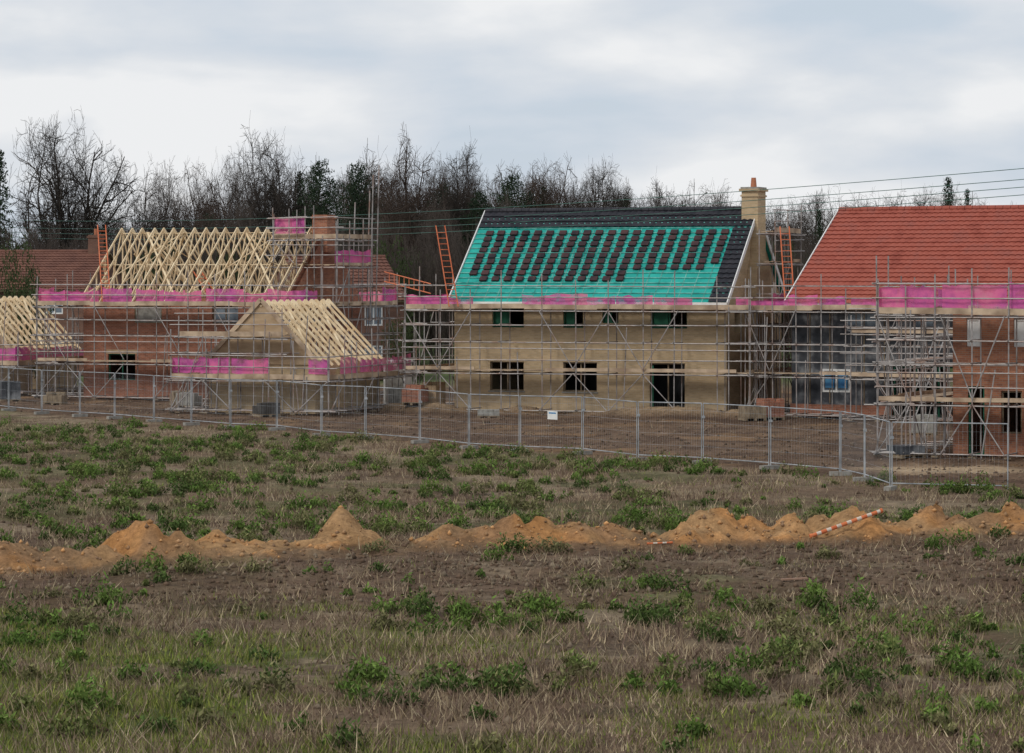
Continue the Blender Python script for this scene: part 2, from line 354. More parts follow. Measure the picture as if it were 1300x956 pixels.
# ---- near brick house at the right
H3=empty('brick_house',(15.6,111.5,0),-24); L,W,ze=10.5,9,5.0
ops=[(.55,1.15,.02,2.45),(1.75,2.5,.8,2.3),(.5,1.0,3.85,4.85),(2.2,3.3,3.85,4.85),(5,6.5,.9,2.2),(5,6.5,3.8,4.85)]
mb=MB(); wall(mb,0,L,0,ze,0,.3,ops,'red2'); wall(mb,.3,W,0,ze,0,.3,[(2,3.2,3.7,4.8)],'red2','y'); wall(mb,.3,W,0,ze,L-.3,.3,[],'red2','y'); wall(mb,.3,L-.3,0,ze,W-.3,.3,[(3,5,1,2.2)],'red2')
mb.build('walls',H3)
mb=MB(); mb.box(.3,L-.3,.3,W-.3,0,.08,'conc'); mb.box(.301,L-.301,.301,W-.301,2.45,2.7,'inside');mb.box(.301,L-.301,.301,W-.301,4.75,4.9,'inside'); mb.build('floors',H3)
mb=MB(); frame(mb,ops[0],.08,'green',.07,0); frame(mb,ops[1],.08,'wood',.06,0); 
for o in (ops[2],ops[3]): frame(mb,o,.05,'white',.08,0,'white')
frame(mb,ops[4],.08,'white',.06,1,'glass'); frame(mb,ops[5],.08,'white',.06,1,'glass')
mb.build('windows',H3)
mb=MB(); kw=dict(decks=(1.95,5.05),net=(5.2,6.05),top=6.5,pn=.97); scaff(mb,(-2.3,-1.5),(L+1,-1.5),(0,1),seed=21,step=1.15,**kw); scaff(mb,(-2.3,-1.5),(-2.3,W+1),(1,0),seed=22,width=1.2,step=1.5,**kw)
mb.build('scaffolding',loc=H3.location,rot=H3.rotation_euler[2])

# ---- trusses
def trusses(mb,L,W,ze,zr,step=.6,oh=.4,axis='x',brace=True,seed=0):
    R=random.Random(seed)
    def P(a,b,z): return (a,b,z) if axis=='x' else (b,a,z)
    side=(1,0,0) if axis=='x' else (0,1,0)
    n=int(L/step); slope=(zr-ze)/(W/2)
    for i in range(n+1):
        a=L*i/n+R.uniform(-.06,.06); w=.047; h=.11; t=R.uniform(-.05,.05)
        mb.beam(P(a,-oh,ze-oh*slope),P(a+t,W/2,zr),w,h,'pine',side); mb.beam(P(a,W+oh,ze-oh*slope),P(a+t,W/2,zr),w,h,'pine',side)
        mb.beam(P(a,0,ze),P(a,W,ze),w,h,'pine',side)
        for (b0,z0,b1,z1) in ((W/3,ze,W/4,ze+(zr-ze)/2),(W/3,ze,W/2,zr),(2*W/3,ze,W/2,zr),(2*W/3,ze,3*W/4,ze+(zr-ze)/2)):
            mb.beam(P(a,b0,z0),P(a+t*.5,b1,z1),w*.9,.08,'pine',side)
    if brace:
        for (b,z) in ((W/2,zr-.25),(W/4,ze+(zr-ze)/2-.15),(3*W/4,ze+(zr-ze)/2-.15),(W/3,ze+.12),(2*W/3,ze+.12)):
            mb.beam(P(-.1,b,z),P(L+.1,b,z),.1,.04,'pine')
        for s0 in (0,L*.5):
            for sg in (1,-1):
                a0,a1=(s0,s0+L*.32) if sg>0 else (s0+L*.45,s0+L*.13)
                mb.beam(P(a0,.1,ze+.05),P(a1,W/2-.1,zr-.2),.1,.04,'pine'); mb.beam(P(a0,W-.1,ze+.05),P(a1,W/2+.1,zr-.2),.1,.04,'pine')
                mb.beam(P(a0,W/3,ze+.1),P(a1,W/2,zr-.2),.1,.04,'pine')
# ---- left brick house
H4=empty('red_brick_house',(-22.3,164,0),-22); L,W,ze,zr=12.0,8.4,5.2,8.85
ops=[(1.45,3.05,.95,2.3),(3.0,4.6,3.9,4.8),(7.5,9,1,2.3),(7.5,9,3.9,4.8)]
mb=MB(); wall(mb,0,L,0,ze,0,.3,ops,'red'); wall(mb,.3,W,0,ze,0,.3,[],'red','y'); wall(mb,.3,W,0,ze,L-.3,.3,[(2,3,3.6,4.6)],'red','y'); wall(mb,.3,L-.3,0,ze,W-.3,.3,[],'red')
gable(mb,L-.253,W,ze,zr-.1,.25,'red2'); mb.build('walls',H4)
mb=MB(); mb.box(.3,L-.3,.3,W-.3,0,.08,'conc'); mb.box(.301,L-.301,.301,W-.301,2.45,2.7,'inside')
mb.build('floors',H4)
mb=MB(); frame(mb,ops[0],.1,'green',.06,1); frame(mb,ops[2],.1,'wood',.06,1); frame(mb,ops[3],.1,'wood',.06,1,'glass'); frame(mb,ops[1],.02,'wood',.05,0,'conc'); mb.box(1.35,3.15,-.012,.05,2.303,2.52,'osb'); mb.build('windows',H4)
mb=MB(); trusses(mb,L-.35,W,ze+.1,zr,.6,seed=4)
for i in range(9):
    b=W*(i+.5)/9; z=ze+(zr-ze)*(1-abs(b-W/2)/(W/2)); mb.beam((-.02,b,ze),(-.02,b,z),.05,.08,'pine',(1,0,0))
R=random.Random(8)
for i in range(16):
    a=R.uniform(.5,L-3); b=R.uniform(.5,W-.5); zz=ze+.15; mb.beam((a,b,zz),(a+R.uniform(-1.5,1.5),W/2+R.uniform(-1,1),zr-R.uniform(.5,1.4)),.04,.09,'pine')
mb.build('roof_trusses',H4)
mb=MB(); mb.box(L-.6,L+.25,W/2-.5,W/2+.5,zr-1.3,9.5,'red2'); mb.box(L-.66,L+.31,W/2-.56,W/2+.56,9.3,9.42,'red2'); mb.build('chimney',H4)
mb=MB(); scaff(mb,(-1.9,-1.5),(L+1.6,-1.5),(0,1),seed=31,net=(4.95,5.7)); scaff(mb,(L+1.6,-1.5),(L+1.6,W+1.2),(-1,0),seed=32,width=1.1,net=(4.95,5.7)); scaff(mb,(-1.9,-1.5),(-1.9,W+1),(1,0),seed=33,net=(4.95,5.7))
scaff(mb,(-1.9,W+1.2),(L+1.6,W+1.2),(0,-1),seed=34,decks=(4.85,),net=(4.95,5.6),ledgers=(2,))
for (a,b,n,s) in (((L-2.0,W/2-2.2),(L+1.6,W/2-2.2),(0,1),35),((L+1.6,W/2-2.2),(L+1.6,W/2+2.2),(-1,0),36)):
    scaff(mb,a,b,n,seed=s,decks=(6.9,8.3),top=9.4,net=(7.0,7.7) if s==36 else None,ledgers=(5.9,),zlow=4.9,step=1.3,width=.8)
scaff(mb,(L-2.0,W/2-2.2),(L-.2,W/2-2.2),(0,1),seed=37,decks=(8.32,),top=9.6,net=(8.4,9.35),ledgers=(),zlow=7,step=.9,width=.8)
for x,y,t in ((L+1.9,W/2+1.2,11.6),(L+2.05,W/2+1.6,12.1),(L+1.2,W/2+2.3,10.8),(L+.4,W/2+2.2,10.2)): mb.tube((x,y,4),(x+.15,y+.1,t),.035,'pole',6)
mb.build('scaffolding',loc=H4.location,rot=H4.rotation_euler[2])

# ---- garages
def garage(name,loc,deg,seed,wk='buff',Lg=7.2):
    G=empty(name,loc,deg); Wg=5.45; ze,zr=2.5,5.2
    mb=MB(); wall(mb,0,Wg,0,ze-.1,0,.25,[],wk); wall(mb,.25,Lg,0,ze-.1,0,.25,[],wk,'y'); wall(mb,.25,Lg,0,ze-.1,Wg-.25,.25,[(2.2,3.2,.02,2.1)],wk,'y'); wall(mb,.25,Wg-.25,0,ze-.1,Lg-.25,.25,[],wk)
    mb.build('walls',G)
    mb=MB(); trusses(mb,Lg,Wg,ze,zr,.62,.3,'y',seed=seed); mb.build('roof_trusses',G)
    mb=MB()
    for y in (-.06,.06): mb.poly([(-.2,y,ze-.25),(Wg+.2,y,ze-.25),(Wg/2,y,zr+.0)],'osb')
    mb.poly([(-.2,-.06,ze-.25),(-.2,.06,ze-.25),(Wg/2,.06,zr),(Wg/2,-.06,zr)],'osb'); mb.poly([(Wg+.2,-.06,ze-.25),(Wg+.2,.06,ze-.25),(Wg/2,.06,zr),(Wg/2,-.06,zr)],'osb')
    for s in (-1,1): mb.beam((Wg/2+s*(Wg/2+.45),-.12,ze-.42),(Wg/2,-.12,zr+.05),.05,.2,'board',(0,1,0))
    mb.build('gable_sheathing',G)
    mb=MB(); kw=dict(decks=(1.65,),net=(1.85,2.6),top=3.3,ledgers=(.3,),step=1.5)
    scaff(mb,(-1.3,-1.3),(Wg+1.3,-1.3),(0,1),seed=seed+1,**kw); scaff(mb,(Wg+1.3,-1.3),(Wg+1.3,Lg+1),(-1,0),seed=seed+2,**kw); scaff(mb,(-1.3,-1.3),(-1.3,Lg+1),(1,0),seed=seed+3,**kw)
    scaff(mb,(-1.0,-1.2),(Wg*.8,-1.2),(0,1),seed=seed+4,decks=(3.6,),net=None,top=4.9,ledgers=(2.9,),step=1.3,width=.9)
    mb.build('scaffolding',loc=G.location,rot=G.rotation_euler[2])
garage('garage',(-14.1,146.8,0),-22,51); garage('garage',(-31.9,170.3,0),-22,61)
# ---- background houses
def bghouse(name,loc,deg,L,W,ze,zr,chim=None):
    B=empty(name,loc,deg); mb=MB(); ops=[(1.2,2.2,ze-1.7,ze-.5),(L-2.6,L-1.4,ze-1.7,ze-.5),(1.2,2.2,.9,2.1),(L-2.6,L-1.4,.9,2.1)]
    wall(mb,0,L,0,ze,0,.25,ops,'oldred'); wall(mb,.25,W,0,ze,0,.25,[],'oldred','y'); wall(mb,.25,W,0,ze,L-.25,.25,[(2,3,ze-1.7,ze-.6)],'oldred','y'); wall(mb,.25,L-.25,0,ze,W-.25,.25,[],'oldred')
    gable(mb,.003,W,ze,zr-.1,.2,'oldred'); gable(mb,L-.203,W,ze,zr-.1,.2,'oldred'); mb.build('walls',B)
    mb=MB(); 
    for o in ops: frame(mb,o,.03,'white',.09,1,'glass')
    mb.build('windows',B)
    mb=MB(); f,l=slopef(W/2,zr,-.35,ze-.2); fb,lb=slopef(W/2,zr,W+.35,ze-.2)
    for ff,ll in ((f,l),(fb,lb)): slab(mb,ff,-.2,L+.2,0,ll,-.1,0,'wood'); tiles(mb,-.2,L+.2,ff,.02,ll,0,'otile')
    mb.tube((-.2,W/2,zr+.03),(L+.2,W/2,zr+.03),.12,'otile',8); mb.build('tiled_roof',B)
    if chim is not None:
        mb=MB(); mb.box(chim-.4,chim+.4,W/2-.35,W/2+.35,zr-.8,zr+1.1,'oldred'); mb.box(chim-.46,chim+.46,W/2-.41,W/2+.41,zr+.9,zr+1.02,'oldred')
        mb.tube((chim,W/2,zr+1.1),(chim,W/2,zr+1.5),.12,'clay',8); mb.build('chimney',B)
bghouse('old_brick_house',(-36,203,0),-15,9,8,5.6,7.9,8.2)
bghouse('old_brick_house',(-12.5,190,0),25,6.5,7,5.0,7.5)

def W2(px,D,z): return Vector(((px-650)/4000*D,D,z))
ladder('ladder',W2(576,147,4.9),W2(559,148,8.7)); ladder('ladder',W2(1003,143.5,4.9),W2(996,145,8.6))
ladder('ladder',W2(135,162.5,4.9),W2(129,166,9.0)); ladder('ladder',W2(276,162,4.9),W2(250,163.5,6.6)); ladder('ladder',W2(488,158,6.3),W2(547,157,5.7),.5,(0,.3,1)); ladder('ladder',W2(1150,131,0),W2(1198,132.5,4.2),k='pole')

# ------------------------------------------------------------------ numpy noise, ground
_g={}
def vn(x,y,s,seed):
    if seed not in _g: _g[seed]=np.random.default_rng(seed).random((256,256))
    g=_g[seed]; x=np.asarray(x)/s+1000.3; y=np.asarray(y)/s+1000.7
    xi=np.floor(x).astype(int); yi=np.floor(y).astype(int); fx=x-xi; fy=y-yi; fx=fx*fx*(3-2*fx); fy=fy*fy*(3-2*fy)
    a=g[xi%256,yi%256]; b=g[(xi+1)%256,yi%256]; c=g[xi%256,(yi+1)%256]; d=g[(xi+1)%256,(yi+1)%256]
    return (a*(1-fx)+b*fx)*(1-fy)+(c*(1-fx)+d*fx)*fy
def fbm(x,y,s,seed,o=4):
    r=0;a=1;t=0
    for i in range(o): r=r+a*vn(x,y,s/2**i,seed+i*17); t+=a; a*=.55
    return r/t
def sm(a,b,x): 
    t=np.clip((x-a)/(b-a),0,1); return t*t*(3-2*t)
FD=Vector((-.575,.818)); FA=Vector((10.47,100.4))
def fdist(x,y): return (x-FA.x)*.818+(y-FA.y)*.575
RH=random.Random(5); HE=[]
def hl(x): return np.interp(x,[-30,-11.4,-3.9,0,6,12.8,30],[66,69,73.6,75,77,79.3,84])
def addh(x,h,r,dy=0): HE.append((x,float(hl(x))+dy,h,r,RH.uniform(.8,1.2)))
for (px,h_,r_) in ((-140,.5,.6),(-80,.4,.6),(-30,.5,.6),(12,.5,.6),(58,.42,.45),(118,.45,.4),(185,.78,.52),(222,.55,.45),(272,.5,.55),(330,.28,.4),(365,.25,.4),(412,.4,.36),(440,.82,.42),(468,.38,.36),(575,.48,.36),(602,.5,.38),(640,.68,.48),(680,.6,.45),(728,.5,.5),(780,.42,.45),(880,.48,.4),(912,.75,.45),(950,.55,.5),(992,.62,.45),(1050,.5,.45),(1090,.72,.5),(1130,.38,.4),(1170,.7,.45),(1212,.5,.45),(1250,.5,.45),(1288,.7,.45),(1345,.5,.5),(1400,.6,.5),(1470,.5,.5)):
    x=(px-650)/4000*74.
    for it in range(3): x=(px-650)/4000*float(hl(x))
    addh(x+RH.uniform(-.15,.15),h_*1.0,r_*1.3,RH.uniform(-.5,.5))
    for q in range(3): addh(x+RH.uniform(-1.1,1.1),h_*RH.uniform(.25,.55),r_*RH.uniform(.5,1.0),RH.uniform(-1.4,.6))
HE=np.array(HE)
def heaps(x,y):
    x=np.asarray(x,float); y=np.asarray(y,float); z=np.zeros_like(x); m=(y>60)&(y<92)&(abs(x)<32)
    xs=x[m]; ys=y[m]; wx=xs+(fbm(xs,ys,.8,301,3)-.5)*1.0; wy=ys+(fbm(xs,ys,.8,302,3)-.5)*1.0; acc=np.zeros_like(xs)
    for (a,b,h,r,k) in HE:
        s=(np.abs(wx-a)<3.2)
        if not s.any(): continue
        d=np.sqrt(((wx[s]-a)/r)**2+((wy[s]-b)/(r*k*1.3))**2); acc[s]=np.maximum(acc[s],h*np.clip(1-d/1.9,0,1)**1.25)+0.08*h*np.exp(-d*d)
    z[m]=acc; return z
def hbf(X,Y): return sm(0,1,1-np.abs((Y-146.3)+.4*(X-.5))/1.5)*sm(0,1.5,10-np.abs(X-3))*sm(.3,.6,fbm(X,Y,2.5,88))
def height0(x,y):
    fd=fdist(x,y); site=sm(-1,2,fd)
    near=(1-sm(200,320,y))*sm(-60,20,y)
    z=(fbm(x,y,9,1)-.5)*.32*(1-site)+(fbm(x,y,1.1,40,3)-.5)*.16+(fbm(x,y,2.5,60,3)-.5)*.16*site-.05
    z=z*near
    ruts=np.sin((y-.35*x)*2.2+vn(x,y,4,77)*5)*.04*sm(57,61,y)*(1-sm(67,69,y))
    return z+ruts+.4*hbf(x,y)
def height(x,y,hp=None):
    if hp is None: hp=heaps(x,y)
    return height0(x,y)+hp*(1+.35*(vn(x,y,.25,90)-.5))+(vn(x,y,.3,91)-.5)*.10*sm(.02,.15,hp)
def axis_(dense0,dense1,step,lo,hi,g=1.25):
    a=list(np.arange(dense0,dense1,step)); s=step; v=a[-1]
    while v<hi: s*=g; v+=s; a.append(v)
    s=step; v=a[0]; b=[]
    while v>lo: s*=g; v-=s; b.append(v)
    return np.array(b[::-1]+a)
xs=axis_(-24,24,.13,-3500,3500); ya=np.arange(38,92,.12); yb=np.arange(92,170,.3); 
s=.3;v=yb[-1];yc=[]
while v<4000: s*=1.25; v+=s; yc.append(v)
s=.12;v=38.;yd=[]
while v>-300: s*=1.25; v-=s; yd.append(v)
ys=np.concatenate([yd[::-1],ya,yb,yc])
X,Y=np.meshgrid(xs,ys); hp=heaps(X,Y); Z=height(X,Y,hp); fd=fdist(X,Y)
n1=fbm(X,Y,6,5); n2=fbm(X,Y,1.2,9); n3=fbm(X,Y,3,21); n4=vn(X,Y,.3,33)
def C(a): return np.array(a)[None,None,:]
dry=C((.125,.088,.060)); dry2=C((.235,.18,.12)); soil=C((.088,.055,.037)); soil2=C((.15,.098,.064)); sand=C((.52,.25,.09)); sand2=C((.42,.25,.12)); grn=C((.085,.115,.03)); far=C((.08,.10,.04))
def mix(a,b,t): return a*(1-t[...,None])+b*t[...,None]
bandf=lambda x,y,n: sm(58.5,61,y+(n-.5)*6)*(1-sm(73.5,77,y-.33*x+(n-.5)*4))
def greenp(x,y):
    lo=(1-sm(56,60,y+(fbm(x,y,3,56)-.5)*10))
    return np.clip(sm(.46,.58,fbm(x*.55,y*.9,2.2,55))*lo*(.18+.75*sm(2,-6,x))+ .9*sm(-3.2,-6.5,x+(fbm(x,y,2,57)-.5)*4)*(1-sm(49.0,51.5,y)),0,1)
col=mix(dry,dry2,sm(.40,.6,n2)); col=mix(col,soil2,sm(.46,.58,n3)*.6); col=mix(col,grn*.8,sm(.5,.62,n1)*.45)
band=bandf(X,Y,n3); col=mix(col,mix(soil,soil2,n2),band*.8*sm(.3,.5,fbm(X,Y,2.2,61)))
col=mix(col,grn*1.15,greenp(X,Y)*.8)
site=sm(-.6,.6,fd+(n2-.5)*2); sc=mix(soil*1.08,soil2*1.08,sm(.35,.7,n2)); sc=mix(sc,sand2*.75,sm(.60,.72,n3)*.35)
sc=mix(sc,C((.36,.26,.16))+0*sc,hbf(X,Y)*.85)
sp=np.exp(-(((X-14.3)/3.0)**2+((Y-104)/2.6)**2)**2); sc=mix(sc,C((.42,.31,.20))+0*sc,sp*.95)
col=mix(col,sc,site*(1-sm(175,185,Y))); col=mix(col,far+0*col,sm(178,195,Y))
so=sm(.05,.2,hp); sandc=mix(sand,sand2,sm(.35,.6,n2)); sandc=mix(sandc,soil2*1.1,sm(.50,.62,n3+ .2*(n4-.5))*.65); col=mix(col,sandc,so*.95)
col=mix(col,sand2*.7,sm(0,.0001,hp)*.2)
col=col*(.76+.48*n4)[...,None]
ny,nx=X.shape; V=np.stack([X,Y,Z],-1).reshape(-1,3)
idx=np.arange(ny*nx).reshape(ny,nx); F=np.stack([idx[:-1,:-1],idx[:-1,1:],idx[1:,1:],idx[1:,:-1]],-1).reshape(-1,4)
def mkmesh(name,V,F,col=None,mat=None,smooth=False):
    me=bpy.data.meshes.new(name); k=F.shape[1]
    me.vertices.add(len(V)); me.vertices.foreach_set('co',V.astype(np.float32).ravel())
    me.loops.add(F.size); me.loops.foreach_set('vertex_index',F.astype(np.int32).ravel())
    me.polygons.add(len(F)); me.polygons.foreach_set('loop_start',np.arange(0,F.size,k,dtype=np.int32)); me.polygons.foreach_set('loop_total',np.full(len(F),k,dtype=np.int32))
    if smooth: me.polygons.foreach_set('use_smooth',np.ones(len(F),dtype=bool))
    if col is not None:
        a=me.attributes.new('Col','FLOAT_COLOR','POINT'); c=np.ones((len(V),4),np.float32); c[:,:3]=col; a.data.foreach_set('color',c.ravel())
    if mat: me.materials.append(mat)
    me.update(calc_edges=True); return me
def addobj(name,me,parent=None):
    o=bpy.data.objects.new(name,me); scene.collection.objects.link(o)
    if parent: o.parent=parent
    return o
addobj('ground',mkmesh('ground',V,F,col.reshape(-1,3),attrmat('ground_soil',.95,.42,6,bump=.8),True))

# ------------------------------------------------------------------ grass and weeds
def scatter(n,y0,y1,pow_=1.0):
    y=y0+(y1-y0)*rng.random(n)**pow_; hw=y*.1625*1.25+2; x=(rng.random(n)*2-1)*hw; return x,y
def keep(x,y,p): m=rng.random(len(x))<p; return x[m],y[m]
def blades(x,y,h,w,lean,col):
    n=len(x); z=height(x,y)-.01; a=rng.random(n)*2*np.pi; la=rng.random(n)*2*np.pi; ll=lean*h*rng.random(n)
    dx=np.cos(a)*w/2; dy=np.sin(a)*w/2
    V=np.empty((n,3,3)); V[:,0]=np.stack([x-dx,y-dy,z],-1); V[:,1]=np.stack([x+dx,y+dy,z],-1); V[:,2]=np.stack([x+np.cos(la)*ll,y+np.sin(la)*ll,z+h],-1)
    return V.reshape(-1,3),np.arange(3*n).reshape(n,3),np.repeat(col,3,0)
def pal(n,cols,jit=.25):
    c=np.array(cols)[rng.integers(0,len(cols),n)]; return c*(1+jit*(rng.random((n,1))*2-1))
x1,y1=scatter(170000,41,82,1.2); x2,y2=scatter(170000,80,140,1.1); x=np.r_[x1,x2]; y=np.r_[y1,y2]
bandv=bandf(x,y,.5); p=sm(.41,.56,fbm(x,y,2.0,401))*(.95-.62*bandv)+.09
p*=(heaps(x,y)<.05)*.96+.04; p*=1-sm(-1.0,.3,fdist(x,y))*.985; p*=1-.6*greenp(x,y)
x,y=keep(x,y,p); n=len(x); print('dry',n)
h=(.07+.25*rng.random(n)**2)*(.5+.9*vn(x,y,3,410)); tone=(.55+.9*fbm(x,y,2.5,415))[:,None]
c=pal(n,[(.31,.24,.15),(.23,.17,.112),(.155,.108,.08),(.42,.345,.225),(.17,.115,.092)])*tone
V,F,Cc=blades(x,y,h,.012+.014*rng.random(n),1.3,c); addobj('dry_grass',mkmesh('dry_grass',V,F,Cc,M['veg']))
x1,y1=scatter(170000,41,64,1.1); x2,y2=scatter(90000,62,128,1); x=np.r_[x1,x2]; y=np.r_[y1,y2]
p=greenp(x,y)*.9+ sm(.52,.64,fbm(x,y,4,420))*.42*(1-.85*bandf(x,y,.5)); p*=(heaps(x,y)<.05); p*=1-sm(-1,.0,fdist(x,y))
x,y=keep(x,y,p); n=len(x); print('green',n)
h=.05+.14*rng.random(n)**1.3; c=pal(n,[(.19,.22,.045),(.14,.18,.037),(.25,.27,.07),(.10,.13,.03),(.24,.20,.11)])*(.7+.6*fbm(x,y,1.5,430))[:,None]
V,F,Cc=blades(x,y,h,.014+.014*rng.random(n),.9,c); addobj('green_grass',mkmesh('green_grass',V,F,Cc,M['veg']))
# leafy weeds
x1,y1=scatter(1200,42,82,.9); x2,y2=scatter(2900,78,134,.9); x=np.r_[x1,x2]; y=np.r_[y1,y2]
p=sm(.38,.60,fbm(x,y,4,501))*(1-.75*bandf(x,y,.5))+.08; p*=(heaps(x,y)<.08); p*=1-sm(-1.2,-.5,fdist(x,y))
x,y=keep(x,y,p); n=len(x); print('weeds',n)
OO=[];SS=[];CC=[]
for i in range(n):
    Rr=rng.uniform(.16,.46)
    if rng.random()<.5: Rr*=.6
    nlobe=rng.integers(2,5); base=np.array([(.09,.15,.032),(.12,.185,.042),(.13,.155,.05),(.07,.11,.03),(.16,.155,.07)][rng.integers(0,5)])
    for lb_ in range(nlobe):
        r_=Rr*rng.uniform(.45,.8); cx=x[i]+rng.normal()*Rr*.45; cy=y[i]+rng.normal()*Rr*.45; Hh=r_*rng.uniform(1.0,2.0); k=int(25+480*r_*r_*1.9)
        th=rng.random(k)*2*np.pi; rr=np.sqrt(rng.random(k))*r_; zz=np.sqrt(np.clip(1-(rr/r_)**2,0,1))*Hh*(.2+.8*rng.random(k)**.6)*(.7+.5*np.sin(th*3+i)**2)
        OO.append(np.stack([cx+np.cos(th)*rr,cy+np.sin(th)*rr,zz],-1)); SS.append(rng.uniform(.022,.06,k))
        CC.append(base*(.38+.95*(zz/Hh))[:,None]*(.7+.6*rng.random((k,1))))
O=np.concatenate(OO); S=np.concatenate(SS)[:,None]; O[:,2]+=height0(O[:,0],O[:,1]); k=len(O)
d=rng.normal(size=(k,3)); d[:,2]=np.abs(d[:,2])*1.1+.3; d/=np.linalg.norm(d,axis=1)[:,None]; e=np.cross(d,rng.normal(size=(k,3))); e/=np.linalg.norm(e,axis=1)[:,None]
q=np.empty((k,4,3)); q[:,0]=O-d*S; q[:,1]=O+e*S*.4; q[:,2]=O+d*S*1.4; q[:,3]=O-e*S*.4
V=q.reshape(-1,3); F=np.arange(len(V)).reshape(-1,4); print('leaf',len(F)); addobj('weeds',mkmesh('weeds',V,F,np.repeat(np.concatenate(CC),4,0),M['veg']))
# clods and stones
x1,y1=scatter(30000,44,84,1); x2,y2=scatter(16000,84,160,1); x=np.r_[x1,x2]; y=np.r_[y1,y2]
hp_=heaps(x,y); p=bandf(x,y,.5)*.7+.9*sm(-.3,.6,fdist(x,y))+.15+.9*(hp_>.04); m=rng.random(len(x))<p; x=x[m];y=y[m];hp_=hp_[m]; n=len(x)
s=.015+.06*rng.random(n)**3; z=height(x,y,hp_)+s*.3; o=np.stack([x,y,z],-1)
octv=np.array([(1,0,0),(0,1,0),(-1,0,0),(0,-1,0),(0,0,1),(0,0,-1)],float); V=o[:,None,:]+octv[None]*s[:,None,None]*rng.uniform(.6,1.4,(n,6,1))
fc=np.array([(0,1,4),(1,2,4),(2,3,4),(3,0,4),(1,0,5),(2,1,5),(3,2,5),(0,3,5)]); F=(np.arange(n)[:,None,None]*6+fc[None]).reshape(-1,3)
hs=hp_>.05; c=pal(n,[(.12,.08,.055),(.09,.062,.042),(.18,.14,.10)]); c[hs]=pal(int(hs.sum()),[(.46,.25,.11),(.35,.21,.11),(.22,.14,.085)])
addobj('soil_clods',mkmesh('soil_clods',V.reshape(-1,3),F,np.repeat(c,6,0),M['veg']))

# ------------------------------------------------------------------ fence
def hz(x,y): return float(height(np.array([x]),np.array([y]))[0])
def panel(a,b):
    mb=MB(); d=(b-a); Lp=d.length; d3=Vector((d.x/Lp,d.y/Lp,0)); 
    A=Vector((a.x,a.y,hz(a.x,a.y)+.1)); B=Vector((b.x,b.y,hz(b.x,b.y)+.1)); g=d3*.05
    A+=g;B-=g; up=Vector((0,0,1.95)); r=.019
    mb.tube(A,A+up,r,'steel',6); mb.tube(B,B+up,r,'steel',6); mb.tube(A+up,B+up,r,'steel',6); mb.tube(A+Vector((0,0,.12)),B+Vector((0,0,.12)),r,'steel',6)
    for t in range(1,26):
        p=A+(B-A)*t/26; mb.tube(p+Vector((0,0,.12)),p+up,.0020,'steel',3)
    for zz in (.5,.9,1.3,1.7): mb.tube(A+Vector((0,0,zz)),B+Vector((0,0,zz)),.0025,'steel',3)
    nrm=Vector((-d3.y,d3.x,0)); mb.beam(A-g-nrm*.35+Vector((0,0,-.03)),A-g+nrm*.35+Vector((0,0,-.03)),.22,.13,'conc')
    mb.box(A.x-.05,A.x+.05,A.y-.04,A.y+.04,A.z+1.45,A.z+1.53,'steel')
    return mb
fe=empty('mesh_fence',(0,0,0),0); Rf=random.Random(9); prev=None
for i in range(19):
    a=FA+FD*(3.5*i)+Vector((.818,.575))*Rf.uniform(-.15,.15) if i else FA.copy()
    if prev is not None: panel(a,prev).build('panel',fe)
    prev=a
pts=[FA.copy(),Vector((10.9,97.4)),Vector((11.35,94.5)),Vector((14.7,93.1))]
for i in range(3): panel(pts[i],pts[i+1]).build('panel',fe)
q=FA+FD*15.4; mb=MB(); d=Vector((FD.x,FD.y,0)); n=Vector((-.818,-.575,0)); c=Vector((q.x,q.y,1.35+hz(q.x,q.y)))+n*.2
mb.beam(c-d*.3,c+d*.3,.012,.3,'white',side=n); mb.beam(c-d*.22+n*.008+Vector((0,0,.08)),c+d*.22+n*.008+Vector((0,0,.08)),.004,.05,'blue',side=n); mb.build('fence_sign')
def pipe(name,p,q,r,seg):
    mb=MB(); p=Vector(p);q=Vector(q); L=(q-p).length; n=int(L/seg)
    for i in range(n):
        t0=i/n+(0.0 if i%2==0 else .12/n); t1=(i+1)/n+(.12/n if i%2==0 else 0)
        mb.tube(p+(q-p)*t0,p+(q-p)*min(1,t1),r,'redp' if i%2==0 else 'palep',10)
    for i in (0,n): mb.tube(p+(q-p)*(i/n)-(q-p).normalized()*.03,p+(q-p)*(i/n)+(q-p).normalized()*.03,r*1.25,'redp',10)
    mb.build(name)
za=hz(7.25,76.4); pipe('striped_drain_pipe',(7.25,76.4,za+.06),(9.0,76.8,max(.62,hz(9.0,76.8)+.08)),.048,.13); pipe('striped_drain_pipe',(3.25,75.2,hz(3.25,75.2)+.02),(3.8,75.1,hz(3.8,75.1)+.05),.022,.10)
mb=MB(); z=hz(1.2,76.5); mb.beam((1.2,76.5,z-.1),(1.22,76.5,z+.62),.06,.06,'wood'); mb.poly([(1.17,76.47,z+.62),(1.25,76.47,z+.62),(1.21,76.5,z+.68)],'wood'); mb.build('wooden_stake')
mb=MB(); z=hz(5.9,65.5); mb.beam((5.6,65.5,z+.03),(6.15,65.6,z+.05),.12,.03,'plank'); mb.build('timber_plank')
def pallet(name,x,y,rot,k,h=.9):
    mb=MB()
    for i in range(5): mb.box(-.5,.5,-.5+i*.22,-.38+i*.22,.10,.13,'wood')
    for i in range(3): mb.box(-.5+i*.44,-.38+i*.44,-.5,.5,0,.098,'wood')
    for i in range(4):
        for j in range(2): mb.box(-.48+i*.245,-.25+i*.245,-.48+j*.49,-.01+j*.49,.135,.135+h-random.choice([0,0,.15]),k)
    o=mb.build(name); o.location=(x,y,hz(x,y)); o.rotation_euler=(0,0,rot)
